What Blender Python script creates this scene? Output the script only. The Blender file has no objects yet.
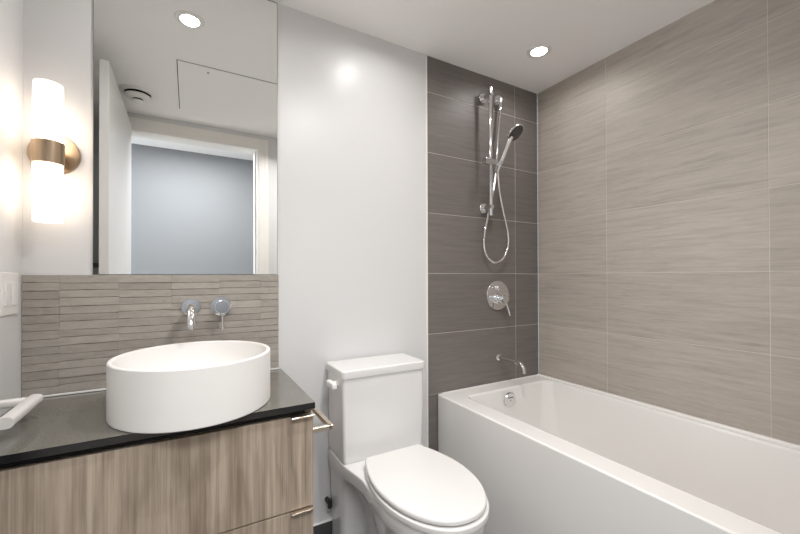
import bpy, bmesh, math, random
from mathutils import Vector, Matrix
random.seed(7)
S = bpy.context.scene
COL = S.collection
R = math.radians
CZ = 1.145                       # camera height above the floor (metres)
CEIL = 2.26
XL, XR = -0.441, 1.8464          # left wall, right wall
YR = -1.53                       # rear wall (the one with the door)

# ------------------------------------------------------------------ camera
def make_camera():
    f, yaw, pitch, roll, cy = 372.2835, R(29.5601), R(.3718), R(-.1573), 274.55
    fw = Vector((math.sin(yaw)*math.cos(pitch), math.cos(yaw)*math.cos(pitch), math.sin(pitch)))
    r = Vector((math.cos(yaw), -math.sin(yaw), 0)); u = r.cross(fw)
    r2 = r*math.cos(roll) + u*math.sin(roll); u2 = -r*math.sin(roll) + u*math.cos(roll)
    cd = bpy.data.cameras.new('camera'); co = bpy.data.objects.new('camera', cd); COL.objects.link(co)
    cd.sensor_fit = 'HORIZONTAL'; cd.sensor_width = 36; cd.lens = f*36/800
    cd.shift_y = (cy-267)/800; cd.clip_start = .01
    m = Matrix((r2, u2, -fw)).transposed().to_4x4(); m.translation = (0, -1.5541, CZ)
    co.matrix_world = m; S.camera = co
make_camera()

# ------------------------------------------------------------------ world, daylight, exposure
w = bpy.data.worlds.new('world'); S.world = w; w.use_nodes = True
w.node_tree.nodes['Background'].inputs[0].default_value = (.75, .86, 1, 1)
w.node_tree.nodes['Background'].inputs[1].default_value = .6
vs = S.view_settings
vs.view_transform = 'Standard'; vs.look = 'None'; vs.gamma = 1; vs.use_curve_mapping = False
vs.exposure = 0.34
S.cycles.max_bounces = 16; S.cycles.diffuse_bounces = 14
DOWNLIGHT_W = 1.5
SCONCE = 3.5
def area(name, loc, rot, sx, sy, watt, col, spread=180, shape='RECTANGLE', parent=None):
    d = bpy.data.lights.new(name, 'AREA'); d.shape = shape; d.size = sx; d.size_y = sy
    d.energy = watt; d.color = col; d.spread = R(spread)
    o = bpy.data.objects.new(name, d); COL.objects.link(o); o.location = loc; o.rotation_euler = rot
    if parent: o.parent = parent
    return o
# daylight that comes along the hall from its windows, and an added fill lamp under the hall ceiling
area('hall_daylight', (-2.3, -2.3, 1.0), (0, R(-90), 0), 1.6, 1.2, 42, (.86, .93, 1))
area('hall_fill_light', (.0, -2.15, 2.47), (0, 0, 0), .9, .7, 42, (.97, .98, 1))  # added lamp, fills the lower half of the bathroom through the doorway

# ------------------------------------------------------------------ materials
def nt(name):
    m = bpy.data.materials.new(name); m.use_nodes = True
    return m, m.node_tree.nodes, m.node_tree.links, m.node_tree.nodes['Principled BSDF']
def setp(b, col=None, rough=.5, metal=0, spec=.5, coat=0):
    if col: b.inputs['Base Color'].default_value = (*col, 1)
    b.inputs['Roughness'].default_value = rough; b.inputs['Metallic'].default_value = metal
    b.inputs['Specular IOR Level'].default_value = spec; b.inputs['Coat Weight'].default_value = coat
def noise_tex(n, l, scale, detail=4, vec=(1, 1, 1), rough=.55, dist=0):
    tc = n.new('ShaderNodeTexCoord'); mp = n.new('ShaderNodeMapping'); mp.inputs['Scale'].default_value = vec
    l.new(tc.outputs['Object'], mp.inputs[0])
    t = n.new('ShaderNodeTexNoise'); t.inputs['Scale'].default_value = scale; t.inputs['Detail'].default_value = detail
    t.inputs['Roughness'].default_value = rough; t.inputs['Distortion'].default_value = dist
    l.new(mp.outputs[0], t.inputs[0]); return t
def ramp(n, l, src, stops):
    r = n.new('ShaderNodeValToRGB'); e = r.color_ramp.elements
    while len(e) < len(stops): e.new(.5)
    for k, (p, c) in enumerate(stops): e[k].position = p; e[k].color = (*c, 1)
    l.new(src, r.inputs[0]); return r
def bump(n, l, b, src, strength, dist=.001):
    bp = n.new('ShaderNodeBump'); bp.inputs['Strength'].default_value = strength; bp.inputs['Distance'].default_value = dist
    l.new(src, bp.inputs['Height']); l.new(bp.outputs[0], b.inputs['Normal'])
def plain(name, col, rough=.5, metal=0, spec=.5, coat=0, bumpy=0, bscale=300, var=.0):
    m, n, l, b = nt(name); setp(b, col, rough, metal, spec, coat)
    if bumpy or var:
        t = noise_tex(n, l, bscale, 3)
        if bumpy: bump(n, l, b, t.outputs[0], bumpy)
        if var:
            r = ramp(n, l, t.outputs[0], [(.3, tuple(c*(1-var) for c in col)), (.7, tuple(min(1, c*(1+var)) for c in col))])
            l.new(r.outputs[0], b.inputs['Base Color'])
    return m
def brushed(name, col, rough, vec):
    m, n, l, b = nt(name); setp(b, col, rough, 1)
    t = noise_tex(n, l, 60, 2, vec)
    r = ramp(n, l, t.outputs[0], [(.3, tuple(c*.85 for c in col)), (.7, tuple(min(1, c*1.1) for c in col))])
    l.new(r.outputs[0], b.inputs['Base Color']); return m
def mixc(n, l, a, b_, fac, mode='MULTIPLY'):
    x = n.new('ShaderNodeMix'); x.data_type = 'RGBA'; x.blend_type = mode
    if isinstance(fac, float): x.inputs[0].default_value = fac
    else: l.new(fac, x.inputs[0])
    for s, v in ((6, a), (7, b_)):
        if isinstance(v, tuple): x.inputs[s].default_value = (*v, 1)
        else: l.new(v, x.inputs[s])
    return x.outputs[2]
def stone_tile(name, base, vec, rough, var=.04, streak=.10):
    m, n, l, b = nt(name); setp(b, base, rough, 0, .45)
    t = noise_tex(n, l, 1, 6, vec, .62, .3)
    lo = tuple(c*(1-streak) for c in base); hi = tuple(c*(1+streak*.7) for c in base)
    r1 = ramp(n, l, t.outputs[0], [(.25, lo), (.5, base), (.75, hi)])
    t2 = noise_tex(n, l, 1, 3, tuple(v*5 for v in vec), .6)
    r2 = ramp(n, l, t2.outputs[0], [(.3, (.93,)*3), (.7, (1.05,)*3)])
    c = mixc(n, l, r1.outputs[0], r2.outputs[0], 1.0)
    t4 = noise_tex(n, l, 1, 4, tuple(v*1.7 for v in vec), .5, .2)
    r4 = ramp(n, l, t4.outputs[0], [(.66, (1, 1, 1)), (.76, (.84, .82, .81))])
    c = mixc(n, l, c, r4.outputs[0], 1.0)
    g = n.new('ShaderNodeNewGeometry')
    r3 = ramp(n, l, g.outputs['Random Per Island'], [(0, (1-var,)*3), (1, (1+var,)*3)])
    c = mixc(n, l, c, r3.outputs[0], 1.0)
    l.new(c, b.inputs['Base Color']); bump(n, l, b, t.outputs[0], .08, .002)
    return m
def wood(name):
    m, n, l, b = nt(name); setp(b, (.3, .23, .17), .5, 0, .35)
    a = noise_tex(n, l, 1, 5, (13, 13, .45), .6, .4)
    r1 = ramp(n, l, a.outputs[0], [(.25, (.22, .17, .125)), (.42, (.33, .265, .205)), (.55, (.42, .345, .275)), (.68, (.31, .25, .195)), (.8, (.46, .385, .31))])
    tc = n.new('ShaderNodeTexCoord'); mp = n.new('ShaderNodeMapping'); mp.inputs['Scale'].default_value = (1, 1, .16)
    l.new(tc.outputs['Object'], mp.inputs[0])
    wv = n.new('ShaderNodeTexWave'); wv.wave_type = 'RINGS'; wv.rings_direction = 'SPHERICAL'
    wv.inputs['Scale'].default_value = 17; wv.inputs['Distortion'].default_value = 7
    wv.inputs['Detail'].default_value = 3; wv.inputs['Detail Scale'].default_value = 1.3
    l.new(mp.outputs[0], wv.inputs[0])
    r2 = ramp(n, l, wv.outputs[0], [(0, (.66, .63, .60)), (.5, (1, 1, 1)), (1, (1.06, 1.05, 1.03))])
    c = mixc(n, l, r1.outputs[0], r2.outputs[0], .45)
    f = noise_tex(n, l, 1, 4, (120, 120, 2.2), .7)
    r3 = ramp(n, l, f.outputs[0], [(.32, (.70, .68, .66)), (.6, (1.10, 1.10, 1.10))])
    c = mixc(n, l, c, r3.outputs[0], 1.0)
    l.new(c, b.inputs['Base Color']); bump(n, l, b, f.outputs[0], .1, .001)
    return m
def glow(name, col, strength):
    m, n, l, b = nt(name); setp(b, (.9, .88, .85), .3)
    b.inputs['Emission Color'].default_value = (*col, 1); b.inputs['Emission Strength'].default_value = strength
    if name == 'lit_opal_glass':       # two bulbs: the glass is brightest around them and dims to its open ends
        tc = n.new('ShaderNodeTexCoord'); sp = n.new('ShaderNodeSeparateXYZ'); l.new(tc.outputs['Object'], sp.inputs[0])
        a = n.new('ShaderNodeMath'); a.operation = 'SUBTRACT'; a.inputs[1].default_value = 1.513; l.new(sp.outputs[2], a.inputs[0])
        c = n.new('ShaderNodeMath'); c.operation = 'ABSOLUTE'; l.new(a.outputs[0], c.inputs[0])
        q = n.new('ShaderNodeMapRange'); q.inputs['From Min'].default_value = .10; q.inputs['From Max'].default_value = .214
        q.inputs['To Min'].default_value = strength*1.25; q.inputs['To Max'].default_value = strength*.2; q.interpolation_type = 'SMOOTHSTEP'
        l.new(c.outputs[0], q.inputs['Value']); l.new(q.outputs[0], b.inputs['Emission Strength'])
    return m

M = dict(
    paint=plain('white_wall_paint', (.68, .679, .679), .34, 0, .4, bumpy=.04, bscale=220),
    ceiling=plain('ceiling_paint', (.93, .92, .91), .6, 0, .3, bumpy=.04, bscale=200),
    hall=plain('hall_wall_paint', (.225, .232, .24), .6, bumpy=.04),
    trim=plain('trim_paint', (.82, .80, .76), .35),
    doorp=plain('door_paint', (.80, .80, .79), .35, bumpy=.02),
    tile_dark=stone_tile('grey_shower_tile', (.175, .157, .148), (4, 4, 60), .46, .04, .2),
    tile_light=stone_tile('beige_grey_shower_tile', (.43, .388, .344), (4, 4, 60), .46, .04, .2),
    strip=stone_tile('split_stone_strip', (.37, .34, .30), (14, 30, 60), .7, .08, .14),
    strip_gap=plain('strip_gap', (.10, .085, .07), .9),
    grout=plain('pale_grout', (.62, .59, .55), .85, bumpy=.1),
    caulk=plain('white_caulk', (.8, .79, .77), .5),
    oak=plain('pale_oak_bounce_floor', (.52, .44, .35), .5, var=.1, bscale=6),
    floor=stone_tile('dark_floor_tile', (.075, .075, .078), (12, 12, 12), .5),
    wood=wood('grey_brown_wood'),
    carcass=plain('dark_recess_board', (.03, .028, .026), .7),
    stone=None,
    porcelain=plain('white_porcelain', (.74, .73, .72), .12, 0, .5, .3),
    matte=plain('matte_white_stone_resin', (.76, .745, .72), .5, 0, .35),
    acrylic=plain('white_acrylic', (.82, .805, .785), .14, 0, .5, .2),
    seatp=plain('white_seat_plastic', (.72, .705, .69), .22),
    chrome=plain('chrome', (.80, .80, .81), .06, 1),
    satin=plain('dull_chrome', (.62, .62, .63), .25, 1),
    brass=brushed('brushed_champagne_brass', (.46, .345, .235), .32, (1, 1, .05)),
    nickel=brushed('brushed_nickel', (.72, .64, .53), .34, (.2, 1, 1)),
    whitemetal=plain('white_coated_metal', (.80, .78, .76), .25, .15),
    plastic=plain('white_plastic', (.82, .81, .79), .3),
    dark=plain('black_rubber', (.02, .02, .02), .6),
    face=plain('dark_grey_nozzle_face', (.045, .043, .043), .45, bumpy=.4, bscale=400),
    gapshade=plain('gap_shade_black', (.012, .012, .012), .8),  # black that stands in for shade in ceiling gaps
    mirror=plain('mirror_silver', (.86, .87, .865), .0, 1),
    mirror_edge=plain('mirror_edge_grey', (.28, .29, .28), .3),
    lens=glow('lit_lamp_lens', (1, .96, .90), 14),
    shade=glow('lit_opal_glass', (1, .83, .67), SCONCE),
)
def stone_mat():
    m, n, l, b = nt('charcoal_quartz_lit'); setp(b, (.1, .095, .085), .16, 0, .5, .15)
    t = noise_tex(n, l, 380, 3)
    r = ramp(n, l, t.outputs[0], [(.35, (.125, .118, .102)), (.6, (.16, .15, .13)), (.75, (.21, .20, .18))])  # dark stone lightened on top for the light it reflects
    l.new(r.outputs[0], b.inputs['Base Color']); return m
M['stone'] = stone_mat()
M['stone_edge'] = plain('charcoal_edge_unlit', (.012, .012, .013), .2)  # same stone as the top, kept black as its unlit edge

# ------------------------------------------------------------------ mesh helpers
def obj(name, bm, mats, parent=None, smooth=True, angle=35):
    me = bpy.data.meshes.new(name); bmesh.ops.recalc_face_normals(bm, faces=bm.faces); bm.to_mesh(me); bm.free()
    if not isinstance(mats, (list, tuple)): mats = [mats]
    for m in mats: me.materials.append(m)
    o = bpy.data.objects.new(name, me); COL.objects.link(o)
    if parent:
        o.parent = parent
        o.location = -Vector(root_loc(parent))
    if smooth:
        for p in me.polygons: p.use_smooth = True
        me.set_sharp_from_angle(angle=R(angle))
        wn = o.modifiers.new('normals', 'WEIGHTED_NORMAL'); wn.mode = 'FACE_AREA'; wn.weight = 80; wn.keep_sharp = True
    return o
def root_loc(p):
    v = Vector(p.location)
    while p.parent: p = p.parent; v += Vector(p.location)
    return v
def tag(o, label=None, cat=None, group=None, kind=None):
    if label: o['label'] = label
    if cat: o['category'] = cat
    if group: o['group'] = group
    if kind: o['kind'] = kind
    return o
def thing(name, label, cat, loc=(0, 0, 0), group=None):
    o = bpy.data.objects.new(name, None); COL.objects.link(o); o.location = loc; o.empty_display_size = .05
    return tag(o, label, cat, group)
def struct(name, bm, mats, parent=None, smooth=False):
    o = obj(name, bm, mats, parent, smooth)
    if not parent: o['kind'] = 'structure'
    return o
def BM(): return bmesh.new()
def box(bm, a, b, bev=0, seg=2, mi=0):
    r = bmesh.ops.create_cube(bm, size=1)
    vs_ = r['verts']
    for v in vs_:
        v.co = Vector([(a[i]+b[i])/2 + v.co[i]*(b[i]-a[i]) for i in range(3)])
    fs = set(f for v in vs_ for f in v.link_faces)
    for f in fs: f.material_index = mi
    if bev:
        es = list(set(e for v in vs_ for e in v.link_edges))
        q = bmesh.ops.bevel(bm, geom=es, offset=bev, segments=seg, profile=.5, affect='EDGES')
        for f in q['faces']: f.material_index = mi
    return bm
def frame(d):
    d = Vector(d).normalized()
    a = Vector((0, 0, 1)) if abs(d.z) < .9 else Vector((1, 0, 0))
    x = a.cross(d).normalized(); return x, d.cross(x).normalized(), d
def lathe(bm, prof, origin, axis, n=40, mi=0, close=True):
    """prof: list of (radius, height along axis)"""
    x, y, d = frame(axis); o = Vector(origin); rings = []
    for r, h in prof:
        if r < 1e-6: rings.append([bm.verts.new(o+d*h)])
        else: rings.append([bm.verts.new(o+d*h+(x*math.cos(2*math.pi*k/n)+y*math.sin(2*math.pi*k/n))*r) for k in range(n)])
    for A, B in zip(rings, rings[1:]):
        for k in range(n):
            k2 = (k+1) % n
            q = [A[0] if len(A) == 1 else A[k], A[0] if len(A) == 1 else A[k2], B[0] if len(B) == 1 else B[k2], B[0] if len(B) == 1 else B[k]]
            q2 = []
            for v in q:
                if v not in q2: q2.append(v)
            if len(q2) > 2:
                f = bm.faces.new(q2); f.material_index = mi
    return bm
def cyl(bm, p0, p1, r, n=28, bev=.0, mi=0):
    p0 = Vector(p0); p1 = Vector(p1); L = (p1-p0).length
    b = min(bev, r*.8, L*.4)
    prof = [(0, 0), (r-b, 0)] + ([(r-b*.3, b*.3), (r, b), (r, L-b), (r-b*.3, L-b*.3)] if b else [(r, 0), (r, L)]) + [(r-b, L), (0, L)]
    if not b: prof = [(0, 0), (r, 0), (r, L), (0, L)]
    return lathe(bm, prof, p0, p1-p0, n, mi)
def smooth_path(pts, k=8):
    P = [Vector(p) for p in pts]; P = [P[0]*2-P[1]] + P + [P[-1]*2-P[-2]]; out = []
    for i in range(1, len(P)-2):
        for s in range(k):
            t = s/k; a, b, c, d = P[i-1:i+3]
            out.append(.5*((2*b)+(c-a)*t+(2*a-5*b+4*c-d)*t*t+(3*b-a-3*c+d)*t**3))
    out.append(P[-2]); return out
def tube(bm, pts, r, n=14, rr=None, sq=None):
    P = [Vector(p) for p in pts]; T = [(P[min(i+1, len(P)-1)]-P[max(i-1, 0)]).normalized() for i in range(len(P))]
    x = frame(T[0])[0]; rings = []
    for i, (p, t) in enumerate(zip(P, T)):
        x = (x - t*x.dot(t)).normalized(); y = t.cross(x)
        rad = rr[i] if rr else r
        rings.append([bm.verts.new(p+(x*math.cos(2*math.pi*k/n)+y*math.sin(2*math.pi*k/n))*rad) for k in range(n)])
    for A, B in zip(rings, rings[1:]):
        for k in range(n): bm.faces.new([A[k], A[(k+1) % n], B[(k+1) % n], B[k]])
    bm.faces.new(rings[0][::-1]); bm.faces.new(rings[-1]); return bm
def loft(bm, rings, cap0=True, cap1=True, mi=0):
    V = [[bm.verts.new(p) for p in r] for r in rings]; n = len(V[0])
    for A, B in zip(V, V[1:]):
        for k in range(n):
            f = bm.faces.new([A[k], A[(k+1) % n], B[(k+1) % n], B[k]]); f.material_index = mi
    if cap0: bm.faces.new(V[0][::-1])
    if cap1: bm.faces.new(V[-1])
    return V
def rrect(x0, x1, y0, y1, r, z, k=8):
    out = []
    for cx, cy, a in ((x1-r, y1-r, 0), (x0+r, y1-r, 90), (x0+r, y0+r, 180), (x1-r, y0+r, 270)):
        for s in range(k+1):
            q = R(a+90*s/k); out.append(Vector((cx+r*math.cos(q), cy+r*math.sin(q), z)))
    return out

# ------------------------------------------------------------------ room shell
struct('floor', box(BM(), (XL-.1, -3.2, -.05), (XR+.1, .1, 0)), M['floor'])
struct('ceiling', box(BM(), (XL-.1, -1.65, CEIL), (XR+.1, .1, CEIL+.08)), M['ceiling'])
struct('wall_left', box(BM(), (XL-.1, -1.65, 0), (XL, .1, CEIL)), M['paint'])
struct('wall_back', box(BM(), (XL-.1, 0, 0), (1.035, .1, CEIL)), M['paint'])
def tiled(name, axis, cuts, z0, z1, mat, plane, depth=.012, sign=-1):
    """one tiled wall: grout bed with every tile standing 1 mm proud of it; axis 'x' tiles run along x"""
    bm = BM(); g = .0011
    lo, hi = cuts[0], cuts[-1]
    if axis == 'x': box(bm, (lo, plane+.0012, 0), (hi, plane+.1, CEIL), mi=1)
    else: box(bm, (plane+.0012, lo, 0), (plane+.1, hi, CEIL), mi=1)
    for zi in range(len(z0)-1):
        for a, b in zip(cuts, cuts[1:]):
            za, zb = z0[zi]+g, z0[zi+1]-g
            if axis == 'x': box(bm, (a+g, plane, za), (b-g, plane+.006, zb), .0008, 1)
            else: box(bm, (plane, a+g, za), (plane+.006, b-g, zb), .0008, 1)
    return struct(name, bm, [mat, M['grout']])
ZROWS = [0, .2473, .5523, .8573, 1.1623, 1.4673, 1.7723, 2.0773, CEIL]
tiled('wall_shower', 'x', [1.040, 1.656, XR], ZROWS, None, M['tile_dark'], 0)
tiled('wall_right', 'y', [YR, -1.037, -.427, 0], ZROWS, None, M['tile_light'], XR)
struct('trim_1', box(BM(), (1.031, -.004, 0), (1.040, .02, CEIL), .001), M['trim'])       # edge strip of the tiling
# rear wall with the doorway (camera stands in it)
OX0, OX1, HEAD = -.385, .462, 2.175
bm = BM()
box(bm, (XL-.1, -1.65, 0), (OX0, YR, CEIL)); box(bm, (OX1, -1.65, 0), (XR+.1, YR, CEIL)); box(bm, (OX0, -1.65, HEAD), (OX1, YR, CEIL))
struct('wall_rear', bm, M['paint'])
def casing():
    bm = BM(); w_, t = .086, .014
    box(bm, (OX1, YR, 0), (OX1+w_, YR+t, 2.225), .003); box(bm, (OX1+.012, YR+t, 0), (OX1+w_-.03, YR+t+.004, 2.17), .002)
    box(bm, (OX0+.012, YR, 2.137), (OX1, YR+t, 2.225), .003); box(bm, (OX0+.012, YR+t, 2.16), (OX1+.04, YR+t+.004, 2.19), .002)
    box(bm, (OX0, -1.65, 2.137), (OX1, YR, HEAD), .002)                 # head jamb with its stop
    box(bm, (OX1-.010, -1.65, 0), (OX1, YR-.05, 2.137), .002)
    return bm
struct('trim_2', casing(), M['trim'])
# the hall beyond the doorway
struct('wall_hall', box(BM(), (-2.6, -3.15, 0), (2.2, -3.05, 2.5)), M['hall'])
struct('wall_hall_end', box(BM(), (1.75, -3.05, 0), (1.85, -1.65, 2.5)), M['hall'])
struct('ceiling_hall', box(BM(), (-2.6, -3.15, 2.5), (2.2, -1.65, 2.58)), M['ceiling'])
bm = BM(); box(bm, (-2.6, -1.66, 0), (XL-.1, -1.55, 2.5)); box(bm, (XL-.1, -1.66, CEIL+.08), (1.85, -1.6, 2.5))
struct('wall_hall_front', bm, M['hall'])
struct('floor_hall', box(BM(), (-2.6, -3.15, -.05), (XR, -1.6, .006)), M['oak'])  # unseen floor, made pale to bounce light up into the bathroom
# dark tile skirting with a white bead behind the toilet
bm = BM(); box(bm, (.33, -.009, 0), (1.030, 0, .098), .001); box(bm, (.33, -.010, .098), (1.030, 0, .103), .001, 1, 1)
struct('baseboard_back', bm, [M['floor'], M['caulk']])
# door leaf, swung open along the left wall
def skew(bm):
    bmesh.ops.rotate(bm, verts=bm.verts, cent=(-.353, -1.505, 0), matrix=Matrix.Rotation(R(-.55), 3, 'Z')); return bm
d = struct('door_1', skew(box(BM(), (-.372, -1.505, .01), (-.335, -.650, 2.165), .002)), M['doorp'])
bm = BM(); lathe(bm, [(0, 0), (.026, 0), (.026, .006), (.011, .008), (.011, .042), (0, .042)], (-.3645, -.705, 1.205), (-1, 0, 0), 24)
box(bm, (-.412, -.83, 1.196), (-.400, -.694, 1.214), .004)
obj('door_handle', bm, M['dark'], d)

# ------------------------------------------------------------------ split stone splashback under the mirror
def backsplash():
    bm = BM(); x0, x1, z0, z1 = XL+.001, .314, .776, 1.154
    box(bm, (x0, -.004, z0), (x1, -.0005, z1), mi=1)
    cuts = [x0, -.353, -.203, -.053, .098, .245, x1]
    nrow = 15; h = (z1-z0-.006)/nrow
    for a, b in zip(cuts, cuts[1:]):
        zz = [z0+.006+h*k+(random.uniform(-.0022, .0022) if 0 < k < nrow else 0) for k in range(nrow+1)]
        for k in range(nrow):
            dp = random.uniform(.0075, .0115); n = 7; tilt = random.uniform(-.0005, .0022); rows = []
            ph = random.uniform(0, 6.3)
            for j in range(n+1):
                x = a+.0001+(b-a-.0002)*j/n; wob = .0007*math.sin(ph+j*.9)+random.uniform(-.0004, .0004)
                zb = zz[k]+.0009+abs(wob)*.9; zt = zz[k+1]-.0001+wob*.3; dd = dp+random.uniform(-.0006, .0006)
                rows.append([bm.verts.new(p) for p in ((x, -.003, zb), (x, -dd+tilt+.0004, zb), (x, -dd+tilt, zb+.0006), (x, -dd, zt-.0008), (x, -dd+.0006, zt), (x, -.003, zt))])
            for A, B in zip(rows, rows[1:]):
                for i in range(5): bm.faces.new([A[i], B[i], B[i+1], A[i+1]])
            bm.faces.new(rows[0]); bm.faces.new(rows[-1][::-1])
    box(bm, (x0, -.011, z0), (x1, -.004, z0+.006), .001, 1, 2)
    return bm
tag(obj('stone_backsplash', backsplash(), [M['strip'], M['strip_gap'], M['caulk']], smooth=False),
    'beige grey split stone strip backsplash between mirror and countertop', 'backsplash')

# ------------------------------------------------------------------ mirror
t = thing('wall_mirror', 'tall frameless mirror on back wall beside the lit sconce', 'mirror', (.019, 0, 1.155))
MX0, MX1, MZ0, MZ1 = -.273, .311, 1.156, 2.256
bm = BM(); box(bm, (MX0, -.0058, MZ0), (MX1, -.0008, MZ1)); obj('glass_edge', bm, M['mirror_edge'], t, False)
bm = BM(); box(bm, (MX0+.0015, -.0064, MZ0+.001), (MX1-.0015, -.0059, MZ1-.004)); obj('mirror_face', bm, M['mirror'], t, False)

# ------------------------------------------------------------------ vanity
VX0, VX1, VY, CT = XL+.001, .324, -.455, .775
t = thing('vanity_cabinet', 'wall hung grey brown wood vanity with two drawers under the dark countertop', 'vanity', (-.06, -.23, .22))
bm = BM()
box(bm, (VX0, VY+.022, .22), (VX1-.019, -.005, .742)); obj('cabinet_body', bm, M['carcass'], t, False)
bm = BM(); box(bm, (VX1-.018, VY+.0, .215), (VX1, -.005, .744), .001); obj('side_panel', bm, M['wood'], t)
for zt, zb in ((.737, .4665), (.4625, .205)):
    bm = BM(); box(bm, (VX0, VY, zb), (VX1-.0195 if False else VX1, VY+.0215, zt), .0012)
    dr = obj('drawer', bm, M['wood'], t)
    bm = BM(); box(bm, (.257, VY-.0145, zt-.0005), (VX1-.002, VY+.012, zt+.0022), .0006, 1); box(bm, (.257, VY-.0165, zt-.003), (VX1-.002, VY-.0135, zt+.0022), .0006, 1)
    p = obj('drawer_pull', bm, M['nickel'], dr); p['label'] = 'slim brushed nickel edge pull'
# side panel stops behind the drawer fronts
for v in bpy.data.objects['side_panel'].data.vertices:
    if v.co.y < VY+.022: v.co.y = max(v.co.y, VY+.0225)
bm = BM(); box(bm, (VX0, -.468, CT-.019), (VX1+.002, -.001, CT), .0012, 2)
bm.faces.ensure_lookup_table(); bm.normal_update()
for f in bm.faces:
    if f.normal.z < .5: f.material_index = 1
tag(obj('countertop', bm, [M['stone'], M['stone_edge']]), 'polished charcoal stone countertop with top lightened as lit and dark front edge carrying the round sink', 'countertop')

# vessel sink
SX, SY, SR, SH = .018, -.307, .206, .150
t = thing('vessel_sink', 'round matte white vessel sink on the dark countertop', 'sink', (SX, SY, CT))
r_, e = SR, .006
prof = [(0, .0005), (r_-.004, .0005), (r_-.0012, .0016), (r_, .0045), (r_, SH-.004), (r_-.0012, SH-.0012), (r_-.004, SH), (r_-.009, SH), (r_-.0118, SH-.0014), (r_-.013, SH-.005),
        (r_-.020, SH-.045), (r_-.040, SH-.085), (r_-.075, SH-.108), (.06, SH-.120), (.026, SH-.123), (.024, SH-.127), (0, SH-.127)]
def oval(bm):
    for v in bm.verts: v.co.y = SY+(v.co.y-SY)*1.045
    return bm
obj('basin', oval(lathe(BM(), prof, (SX, SY, CT), (0, 0, 1), 96)), M['matte'], t, angle=60)
obj('drain', lathe(BM(), [(0, 0), (.022, 0), (.022, .004), (.018, .006), (0, .007)], (SX, SY, CT+SH-.1265), (0, 0, 1), 32), M['chrome'], t)

# wall mounted tap: spout and mixer
t = thing('tap_spout', 'chrome wall mounted spout on round plate pouring over the sink', 'faucet', (.007, -.012, 1.037))
def rosette(r, o, th=.007): return lathe(BM(), [(0, 0), (r, 0), (r, th*.7), (r-.0012, th), (r*.55, th+.0008), (0, th+.001)], o, (0, -1, 0), 48)
obj('wall_plate', rosette(.0315, (.007, -.011, 1.038)), M['chrome'], t)
P = smooth_path([(.007, -.016, 1.042), (.007, -.055, 1.043), (.007, -.095, 1.037), (.007, -.126, 1.017), (.007, -.140, .990), (.007, -.1425, .976)], 8)
obj('spout', tube(BM(), P, .0135, 24), M['chrome'], t, angle=50)
obj('aerator', cyl(BM(), (.007, -.1425, .9775), (.007, -.1428, .9725), .0115, 24), M['satin'], t)
t = thing('tap_mixer', 'chrome wall mounted mixer knob with a thin lever pointing down', 'faucet', (.105, -.012, 1.037))
obj('wall_plate', rosette(.036, (.105, -.011, 1.038)), M['chrome'], t)
obj('knob', cyl(BM(), (.105, -.018, 1.038), (.105, -.060, 1.038), .0245, 44, .0015), M['chrome'], t)
obj('lever', tube(BM(), [(.105, -.052, 1.016), (.106, -.053, 1.0), (.107, -.055, .975), (.1075, -.056, .956)], .0034, 14), M['chrome'], t)

# bar on the vanity side, rail on the left wall
def square_bar(name, pts, s, mat, parent):
    bm = BM()
    for a, b in zip(pts, pts[1:]):
        lo = [min(a[i], b[i])-s/2 for i in range(3)]; hi = [max(a[i], b[i])+s/2 for i in range(3)]
        box(bm, lo, hi, .0012, 1)
    return obj(name, bm, mat, parent)
t = thing('towel_bar', 'brushed nickel square bar on the right side of the wood vanity', 'towel bar', (VX1, -.30, .68))
z = .682
square_bar('bar', [(.383, -.441, z), (.383, -.15, z)], .0145, M['nickel'], t)
for y in (-.441, -.15):
    square_bar('bracket', [(VX1+.0077, y, z), (.3755, y, z)], .0145, M['nickel'], t)
t = thing('towel_rail', 'white rounded towel rail on left wall beside the light switch and above the counter', 'towel rail', (XL, -.35, .83))
z = .822
def flat_tube(pts, a, b, n=20):
    bm = BM(); P = [Vector(p) for p in pts]; rings = []
    T = [(P[min(i+1, len(P)-1)]-P[max(i-1, 0)]).normalized() for i in range(len(P))]
    for p, tt in zip(P, T):
        s = tt.cross(Vector((0, 0, 1))).normalized()
        rings.append([p+s*a*math.copysign(abs(math.cos(2*math.pi*k/n))**.75, math.cos(2*math.pi*k/n))+Vector((0, 0, b*math.copysign(abs(math.sin(2*math.pi*k/n))**.75, math.sin(2*math.pi*k/n)))) for k in range(n)])
    loft(bm, rings); return bm
rail_y0, rail_y1, rx = -.222, -.385, -.356
obj('rail', flat_tube([(rx, rail_y0+.016, z), (rx, rail_y0+.01, z), (rx, rail_y1-.01, z), (rx, rail_y1-.016, z)], .0155, .013), M['whitemetal'], t)
for y in (rail_y0, rail_y1):
    obj('bracket', flat_tube([(XL+.0035, y, z), (rx-.0145, y, z)], .011, .011), M['whitemetal'], t)
    bm = BM(); lathe(bm, [(0, 0), (.022, 0), (.022, .004), (.019, .006), (0, .006)], (XL+.0005, y, z), (1, 0, 0), 30); obj('wall_flange', bm, M['whitemetal'], t)

# light switch
t = thing('light_switch', 'white double light switch plate on left wall near the sconce', 'light switch', (XL, -.107, 1.1))
bm = BM(); box(bm, (XL+.0005, -.166, 1.042), (XL+.006, -.051, 1.160), .002); obj('cover_plate', bm, M['plastic'], t)
for y in (-.0865, -.1325):
    bm = BM(); box(bm, (XL+.006, y-.0165, 1.068), (XL+.0095, y+.0165, 1.134), .0012)
    for v in bm.verts: v.co.x += .003*max(0, (v.co.z-1.10)/.034)*(1 if v.co.x > XL+.0075 else 0)
    obj('rocker', bm, M['plastic'], t)

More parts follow.
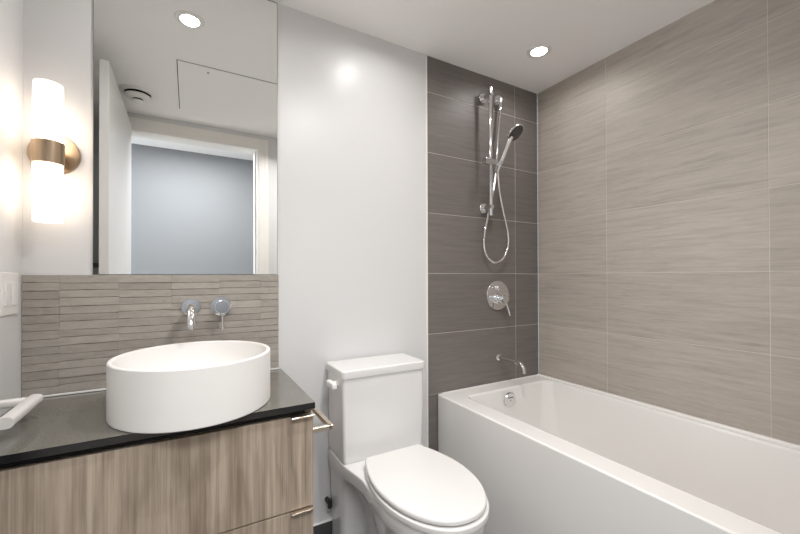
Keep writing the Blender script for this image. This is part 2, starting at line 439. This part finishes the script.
# wall sconce
t = thing('wall_sconce', 'lit two shade opal glass sconce with champagne brass band left of the mirror', 'wall lamp', (-.366, 0, 1.53))
sx, sy, sz = -.3615, -.088, 1.513
obj('backplate', lathe(BM(), [(0, 0), (.063, 0), (.063, .010), (.0605, .013), (.02, .0155), (0, .016)], (-.366, -.0005, 1.533), (0, -1, 0), 64), M['brass'], t)
obj('arm', cyl(BM(), (sx, -.015, sz), (sx, sy+.03, sz), .013, 24), M['brass'], t)
obj('band', lathe(BM(), [(0, -.033), (.0352, -.033), (.037, -.0315), (.037, .0315), (.0352, .033), (0, .033)], (sx, sy, sz), (0, 0, 1), 56), M['brass'], t)
rg = .0338
for z0, z1 in ((sz+.0335, 1.719), (sz-.0335, 1.309)):
    L = abs(z1-z0)
    g = obj('glass_shade', lathe(BM(), [(0, 0), (rg, 0), (rg, L-.003), (rg-.001, L-.0008), (rg-.003, L), (rg-.005, L-.002), (rg-.005, L-.012), (0, L-.012)], (sx, sy, z0), (0, 0, 1 if z1 > z0 else -1), 48), M['shade'], t)

# ------------------------------------------------------------------ toilet
TX = .699
t = thing('toilet', 'white two piece toilet with closed lid between vanity and bathtub', 'toilet', (TX, -.35, 0))
def interp(tab, y):
    for (a, ha), (b, hb) in zip(tab, tab[1:]):
        if b <= y <= a:
            q = (a-y)/(a-b); q = q*q*(3-2*q) if False else q
            return ha+(hb-ha)*q
    return tab[-1][1]
def outline(tab, z, n=56):
    """tab: (y, half width) from the back to the nose; nose rounded by dense sampling"""
    y0, y1 = tab[0][0], tab[-1][0]; L = []
    for k in range(n+1):
        s = k/n; s = 1-(1-s)**2.2 if s > 0 else 0
        y = y0+(y1-y0)*s; L.append((y, max(interp(tab, y), 0)))
    pts = [Vector((TX-h, y, z)) for y, h in L[:-1]] + [Vector((TX, y1, z))] + [Vector((TX+h, y, z)) for y, h in reversed(L[:-1])]
    return pts
def smoothtab(tab, k=6):
    return [(v.x, v.y) for v in smooth_path([(a, b, 0) for a, b in tab], k)]
def egg(yb, yf, hw, flat=.6):
    """elongated seat outline: near straight back, round nose"""
    tab = []; ym = yb+(yf-yb)*.46
    for k in range(13):
        q = k/12; y = yb+(ym-yb)*q; tab.append((y, hw*(flat+(1-flat)*math.sin(q*math.pi/2)**.9)))
    for k in range(1, 41):
        a = k/40*math.pi/2; tab.append((ym+(yf-ym)*math.sin(a), hw*max(math.cos(a), 0)**.93))
    return tab
deck = smoothtab([(-.03, .184), (-.12, .184), (-.20, .181), (-.26, .170), (-.33, .161), (-.42, .167), (-.50, .168)]) + [(y, h) for y, h in egg(-.25, -.726, .168) if y < -.505]
def scaled(tab, dy0, dy1, f): 
    y0, y1 = tab[0][0], tab[-1][0]
    return [(y0+dy0+(y-y0)*((y1+dy1-y0-dy0)/(y1-y0)), h*f) for y, h in tab]
low = smoothtab([(-.03, .168), (-.10, .168), (-.145, .166), (-.158, .150), (-.175, .095), (-.22, .078), (-.30, .082), (-.38, .098), (-.46, .102), (-.53, .090), (-.585, .055), (-.605, 0)])
mid = smoothtab([(-.03, .174), (-.10, .174), (-.15, .172), (-.165, .155), (-.185, .110), (-.23, .098), (-.30, .105), (-.38, .122), (-.47, .130), (-.56, .115), (-.62, .068), (-.645, 0)])
foot = smoothtab([(-.03, .172), (-.10, .172), (-.15, .170), (-.162, .154), (-.18, .105), (-.23, .090), (-.30, .095), (-.38, .108), (-.46, .112), (-.54, .098), (-.60, .060), (-.62, 0)])
def lerp_ring(A, B, q): return [a+(b-a)*q for a, b in zip(A, B)]
DZ = .420
rD = outline(deck, DZ)
r1 = outline(scaled(deck, -.004, .004, .975), DZ)
rings = [outline(foot, 0), outline(foot, .02), outline(low, .06), outline(low, .16), outline(mid, .25),
         [v for v in lerp_ring(outline(mid, .31), outline(scaled(deck, 0, .02, .95), .31), .45)],
         [v for v in lerp_ring(outline(mid, .355), outline(scaled(deck, 0, .008, .985), .355), .80)],
         outline(scaled(deck, 0, 0, 1.0), .378), outline(deck, DZ-.008), [Vector((v.x, v.y, DZ-.0025)) for v in lerp_ring(rD, r1, .3)], r1]
bm = BM(); loft(bm, rings); obj('bowl', bm, M['porcelain'], t, angle=60)
def slab(name, tab, z0, z1, mat, bev=.006):
    f = lambda s, z: outline(scaled(tab, -s, s, 1-s/.17), z)
    bm = BM(); loft(bm, [f(bev*.6, z0), f(0, z0+bev*.5), f(0, z1-bev), f(bev*.3, z1-bev*.3), f(bev, z1)]); return obj(name, bm, mat, t, angle=50)
slab('seat', egg(-.262, -.738, .172, .70), DZ+.003, DZ+.021, M['seatp'], .004)
slab('seat_lid', egg(-.258, -.728, .169, .70), DZ+.0240, DZ+.0425, M['seatp'], .007)
for s in (-.075, .075):
    bm = BM(); box(bm, (TX+s-.022, -.262, DZ+.0006), (TX+s+.022, -.228, DZ+.024), .005); obj('hinge', bm, M['seatp'], t)
def tank():
    bm = BM(); rs = []
    for z, f in ((DZ+.0008, .0), (DZ+.006, .004), (DZ+.05, .006), (.749, .012)):
        x = .178+f*.6
        rs.append(rrect(TX-x, TX+x, -.197-f*.3, -.020, .012, z))
    rs[0] = rrect(TX-.176, TX+.176, -.195, -.022, .012, DZ+.0008)
    loft(bm, rs); return bm
obj('tank', tank(), M['porcelain'], t, angle=50)
TZ = .7495
bm = BM(); X = .190
rs = [rrect(TX-X+.004, TX+X-.004, -.204, -.014, .010, TZ), rrect(TX-X, TX+X, -.208, -.010, .014, TZ+.003), rrect(TX-X, TX+X, -.208, -.010, .014, TZ+.027),
      rrect(TX-X+.0015, TX+X-.0015, -.2065, -.0115, .013, TZ+.0315), rrect(TX-X+.006, TX+X-.006, -.202, -.016, .010, TZ+.034)]
loft(bm, rs); obj('tank_lid', bm, M['porcelain'], t, angle=60)
bm = BM(); cyl(bm, (TX-.182, -.140, TZ-.027), (TX-.204, -.140, TZ-.027), .012, 20, .002)
box(bm, (TX-.222, -.185, TZ-.038), (TX-.200, -.110, TZ-.014), .006, 3)
obj('flush_lever', bm, M['plastic'], t)
# water supply behind the toilet
t = thing('supply_valve', 'dark water supply valve and hose on wall behind the toilet', 'valve', (.555, 0, .17))
obj('hose', tube(BM(), smooth_path([(.545, -.05, .18), (.52, -.055, .20), (.515, -.06, .25), (.522, -.07, .33), (.535, -.08, .395)], 6), .006, 12), M['dark'], t) if False else None
bm = BM(); cyl(bm, (.515, -.0005, .195), (.515, -.045, .195), .009, 18); cyl(bm, (.515, -.045, .178), (.515, -.045, .215), .0098, 18, .003); obj('valve_body', bm, M['dark'], t)
obj('wall_flange', lathe(BM(), [(0, 0), (.0105, 0), (.010, .004), (0, .006)], (.515, -.0002, .195), (0, -1, 0), 24), M['chrome'], t)

# ------------------------------------------------------------------ bathtub
TB0, TB1, TBY, RIM = 1.096, XR-.0004, -1.522, .551
t = thing('bathtub', 'long white acrylic apron bathtub along the tiled right wall', 'bathtub', (1.475, -.76, 0))
def tub():
    bm = BM(); k = 8
    O = lambda i, z, r=.010: rrect(TB0+i, TB1-i*.2, TBY+i*.2, -.0015-i*.2, r, z, k)
    I = lambda x0, x1, y0, y1, r, z: rrect(x0, x1, y0, y1, r, z, k)
    rs = [O(.004, 0), O(.004, .012), O(0, .03), O(0, RIM-.007), O(.0006, RIM-.004), O(.002, RIM-.0016), O(.0045, RIM-.0004), O(.0075, RIM)]
    ix0, ix1, iy0, iy1 = 1.200, 1.790, -1.40, -.106
    rs += [I(ix0-.012, ix1+.012, iy0-.012, iy1+.012, .045, RIM), I(ix0-.005, ix1+.005, iy0-.005, iy1+.005, .045, RIM-.002),
           I(ix0, ix1, iy0, iy1, .045, RIM-.009), I(ix0+.004, ix1-.004, iy0+.012, iy1-.004, .048, RIM-.04),
           I(ix0+.018, ix1-.018, iy0+.07, iy1-.018, .065, RIM-.16), I(ix0+.036, ix1-.036, iy0+.15, iy1-.034, .085, RIM-.30),
           I(ix0+.050, ix1-.050, iy0+.20, iy1-.048, .10, RIM-.355), I(ix0+.075, ix1-.075, iy0+.24, iy1-.075, .10, RIM-.385), I(ix0+.115, ix1-.115, iy0+.29, iy1-.115, .09, RIM-.397),
           I(ix0+.2, ix1-.2, iy0+.4, iy1-.25, .06, RIM-.401)]
    loft(bm, rs); return bm
obj('tub_shell', tub(), M['acrylic'], t, angle=40)
bm = BM(); box(bm, (TB1-.022, TBY+.002, RIM-.006), (TB1, -.0025, RIM+.008), .006, 3); box(bm, (TB0+.03, -.010, RIM-.003), (TB1-.002, -.0017, RIM+.004), .002, 2)
obj('tile_flange', bm, M['acrylic'], t)
ov = obj('overflow_plate', lathe(BM(), [(0, 0), (.040, 0), (.040, .006), (.037, .010), (.012, .012), (0, .012)], (1.478, -.1165, .494), (0, -1, -.12), 44), M['chrome'], t)
bm = BM(); box(bm, (1.460, -.1315, .505), (1.496, -.1265, .509), .0008, 1); obj('overflow_slot', bm, M['dark'], ov)
bm = BM(); cyl(bm, (1.478, -.125, .490), (1.478, -.132, .4895), .004, 14); obj('screw', bm, M['satin'], ov)

# ------------------------------------------------------------------ shower fittings
t = thing('shower_rail', 'vertical chrome shower slide rail on the dark tiled wall', 'shower rail', (1.42, 0, 1.81))
RX, RY = 1.398, -.072
obj('rail', cyl(BM(), (RX, RY, 1.470), (RX, RY, 2.157), .0105, 24, .0015), M['chrome'], t)
for z in (2.119, 1.517):
    bm = BM(); lathe(bm, [(0, 0), (.0265, 0), (.0265, .016), (.025, .018), (0, .018)], (RX, -.0005, z), (0, -1, 0), 36)
    cyl(bm, (RX, -.018, z), (RX, RY-.012, z), .012, 24, .001); obj('bracket', bm, M['chrome'], t)
SZ = 1.752
bm = BM(); cyl(bm, (RX-.048, RY-.002, SZ+.004), (RX+.046, RY-.002, SZ+.004), .0185, 28, .002); cyl(bm, (RX+.044, RY-.004, SZ-.008), (RX+.050, RY-.034, SZ+.008), .0165, 24, .002)
obj('slider', bm, M['satin'], t)
HB = Vector((1.443, -.089, 1.732)); HT = Vector((1.474, -.141, 1.882))
h = (HT-HB).normalized()
t = thing('hand_shower', 'chrome hand shower with dark round face held in the rail slider', 'hand shower', tuple(HB))
L = (HT-HB).length
P = [HB+h*(L*q) for q in (0, .1, .3, .6, .85, 1)]
obj('handle', tube(BM(), P, .01, 20, [.0085, .0105, .0115, .012, .0135, .016]), M['chrome'], t)
nrm = Vector((.20, -.64, -.74)).normalized()
hc = HT+h*.026+nrm*.010+Vector((.006, 0, .004))
obj('head', lathe(BM(), [(0, -.020), (.020, -.019), (.040, -.010), (.0505, .004), (.0505, .009), (.048, .011), (0, .011)], hc, nrm, 44), M['chrome'], t)
obj('spray_face', lathe(BM(), [(0, .0112), (.0465, .0112), (.0455, .0128), (.02, .0135), (0, .0135)], hc, nrm, 44), M['face'], t)
bm = BM()
fx, fy, fd = frame(nrm)
for ring, cnt in ((.012, 6), (.024, 12), (.036, 18)):
    for k in range(cnt):
        a = 2*math.pi*k/cnt; c = hc+nrm*.0133+(fx*math.cos(a)+fy*math.sin(a))*ring
        cyl(bm, c, c+nrm*.0018, .0016, 8)
obj('nozzles', bm, M['satin'], t)
t = thing('hose_outlet', 'round chrome hose outlet elbow beside the top of the shower rail', 'hose outlet', (1.512, 0, 2.13))
EX, EZ = 1.508, 2.133
bm = BM(); lathe(bm, [(0, 0), (.029, 0), (.029, .018), (.027, .021), (0, .021)], (EX, -.0005, EZ), (0, -1, 0), 40); obj('wall_plate', bm, M['chrome'], t)
bm = BM(); cyl(bm, (EX, -.021, EZ), (EX, -.040, EZ), .013, 24, .002); cyl(bm, (EX, -.033, EZ+.002), (EX, -.033, EZ-.046), .0105, 24, .001); obj('elbow', bm, M['chrome'], t)
pts = [(EX, -.033, EZ-.046), (1.503, -.034, 2.04), (1.487, -.033, 1.902), (1.480, -.030, 1.763), (1.459, -.028, 1.623), (1.427, -.027, 1.509), (1.397, -.028, 1.398), (1.384, -.033, 1.316),
       (1.399, -.040, 1.254), (1.448, -.047, 1.222), (1.505, -.052, 1.246), (1.537, -.056, 1.309), (1.534, -.060, 1.381), (1.499, -.066, 1.482), (1.463, -.073, 1.587), (1.443, -.080, 1.670), tuple(HB-h*.022)]
bm = BM(); tube(bm, smooth_path(pts, 10), .0062, 14)
cyl(bm, HB-h*.022, HB+h*.0, .0085, 18, .001)
tag(obj('shower_hose', bm, M['chrome'], None, angle=60), 'looped chrome shower hose hanging from the outlet elbow to the hand shower', 'shower hose')

t = thing('shower_valve', 'round chrome shower valve plate with lever above the tub spout', 'shower valve', (1.512, 0, 1.04))
VXc, VZ = 1.508, 1.040
obj('escutcheon', lathe(BM(), [(0, 0), (.083, 0), (.083, .006), (.081, .009), (.04, .011), (0, .011)], (VXc, -.0005, VZ), (0, -1, 0), 64), M['chrome'], t)
bm = BM(); cyl(bm, (VXc, -.010, VZ+.043), (VXc, -.030, VZ+.043), .015, 28, .002); box(bm, (VXc-.024, -.042, VZ+.037), (VXc+.024, -.030, VZ+.049), .003); obj('diverter_knob', bm, M['chrome'], t)
bm = BM(); cyl(bm, (VXc, -.010, VZ-.018), (VXc, -.030, VZ-.018), .032, 36, .002); cyl(bm, (VXc, -.030, VZ-.018), (VXc, -.070, VZ-.018), .022, 36, .002); ob = obj('valve_knob', bm, M['chrome'], t)
bm = BM(); tube(bm, [(VXc+.008, -.060, VZ-.034), (VXc+.012, -.068, VZ-.06), (VXc+.016, -.078, VZ-.098), (VXc+.017, -.081, VZ-.108)], .0045, 14); obj('lever', bm, M['chrome'], t)
t = thing('tub_spout', 'slim chrome tub spout on the tiled wall over the bathtub end', 'tub spout', (1.515, 0, .69))
obj('wall_flange', lathe(BM(), [(0, 0), (.019, 0), (.019, .005), (.016, .007), (0, .007)], (1.516, -.0005, .693), (0, -1, 0), 32), M['chrome'], t)
P = smooth_path([(1.516, -.005, .693), (1.516, -.08, .692), (1.516, -.145, .690), (1.516, -.168, .682), (1.517, -.180, .664), (1.517, -.183, .640)], 8)
obj('spout', tube(BM(), P, .0105, 22), M['chrome'], t, angle=60)

# ------------------------------------------------------------------ ceiling fittings
def downlight(x, y, label, watt=DOWNLIGHT_W, spread=162):
    t = thing('downlight', label, 'ceiling light', (x, y, CEIL), 'recessed downlights in the bathroom ceiling')
    obj('trim_ring', lathe(BM(), [(.0378, .0005), (.058, .0005), (.058, .002), (.056, .004), (.046, .0055), (.0378, .004), (.0378, .0005)], (x, y, CEIL), (0, 0, -1), 48), M['plastic'], t)
    obj('lens', lathe(BM(), [(0, .0005), (.0375, .0005), (.0375, .0028), (0, .0034)], (x, y, CEIL), (0, 0, -1), 40), M['lens'], t)
    area('lamp', (0, 0, -.007), (0, 0, 0), .068, .068, watt, (1, .97, .95), spread, 'DISK', t)
downlight(1.505, -.30, 'lit recessed downlight in the ceiling over the bathtub')
downlight(.735, -.325, 'lit recessed downlight in the ceiling over the toilet')
downlight(.003, -.30, 'lit recessed downlight over the vanity, seen in the mirror')
downlight(.66, -.96, 'added unseen fill downlight in the ceiling between the doorway and the bathtub', 9.0, 150)  # added out of view to brighten tub and cabinet
t = thing('access_panel', 'square flush white access panel in the ceiling seen in the mirror', 'access panel', (.245, -.97, CEIL))
bm = BM(); box(bm, (-.0558, -1.303, CEIL-.0015), (.551, -.6672, CEIL-.0002)); obj('shadow_gap', bm, M['gapshade'], t, False)  # black slab painted in for the shade of the panel joint
bm = BM(); box(bm, (-.052, -1.302, CEIL-.0045), (.550, -.668, CEIL-.0016), .0006, 1); obj('panel', bm, M['ceiling'], t)
bm = BM(); cyl(bm, (.09, -.72, CEIL-.0045), (.09, -.72, CEIL-.006), .006, 14); obj('latch', bm, M['satin'], t)
t = thing('ceiling_vent', 'round white exhaust vent in the ceiling above the open door, seen in the mirror', 'vent', (-.26, -1.17, CEIL))
vx, vy = -.268, -1.18
obj('flange', lathe(BM(), [(.066, .0005), (.098, .0005), (.098, .002), (.092, .007), (.076, .011), (.068, .010), (.066, .004), (.066, .0005)], (vx, vy, CEIL), (0, 0, -1), 48), M['plastic'], t)
obj('throat_shade', lathe(BM(), [(0, .0004), (.0655, .0004), (.0655, .018), (0, .018)], (vx, vy, CEIL), (0, 0, -1), 40), M['gapshade'], t)  # solid black drum in place of the shade inside the flange
obj('cone', lathe(BM(), [(0, .0182), (.058, .0182), (.066, .021), (.067, .025), (.060, .033), (.040, .040), (.030, .041), (0, .041)], (vx, vy, CEIL), (0, 0, -1), 48), M['plastic'], t)
obj('neck_shade', lathe(BM(), [(0, .0412), (.026, .0412), (.026, .048), (0, .048)], (vx, vy, CEIL), (0, 0, -1), 40), M['gapshade'], t)  # black disc in place of the shade between cone and core
obj('core', lathe(BM(), [(0, .0482), (.028, .0482), (.033, .051), (.030, .058), (0, .062)], (vx, vy, CEIL), (0, 0, -1), 40), M['plastic'], t)
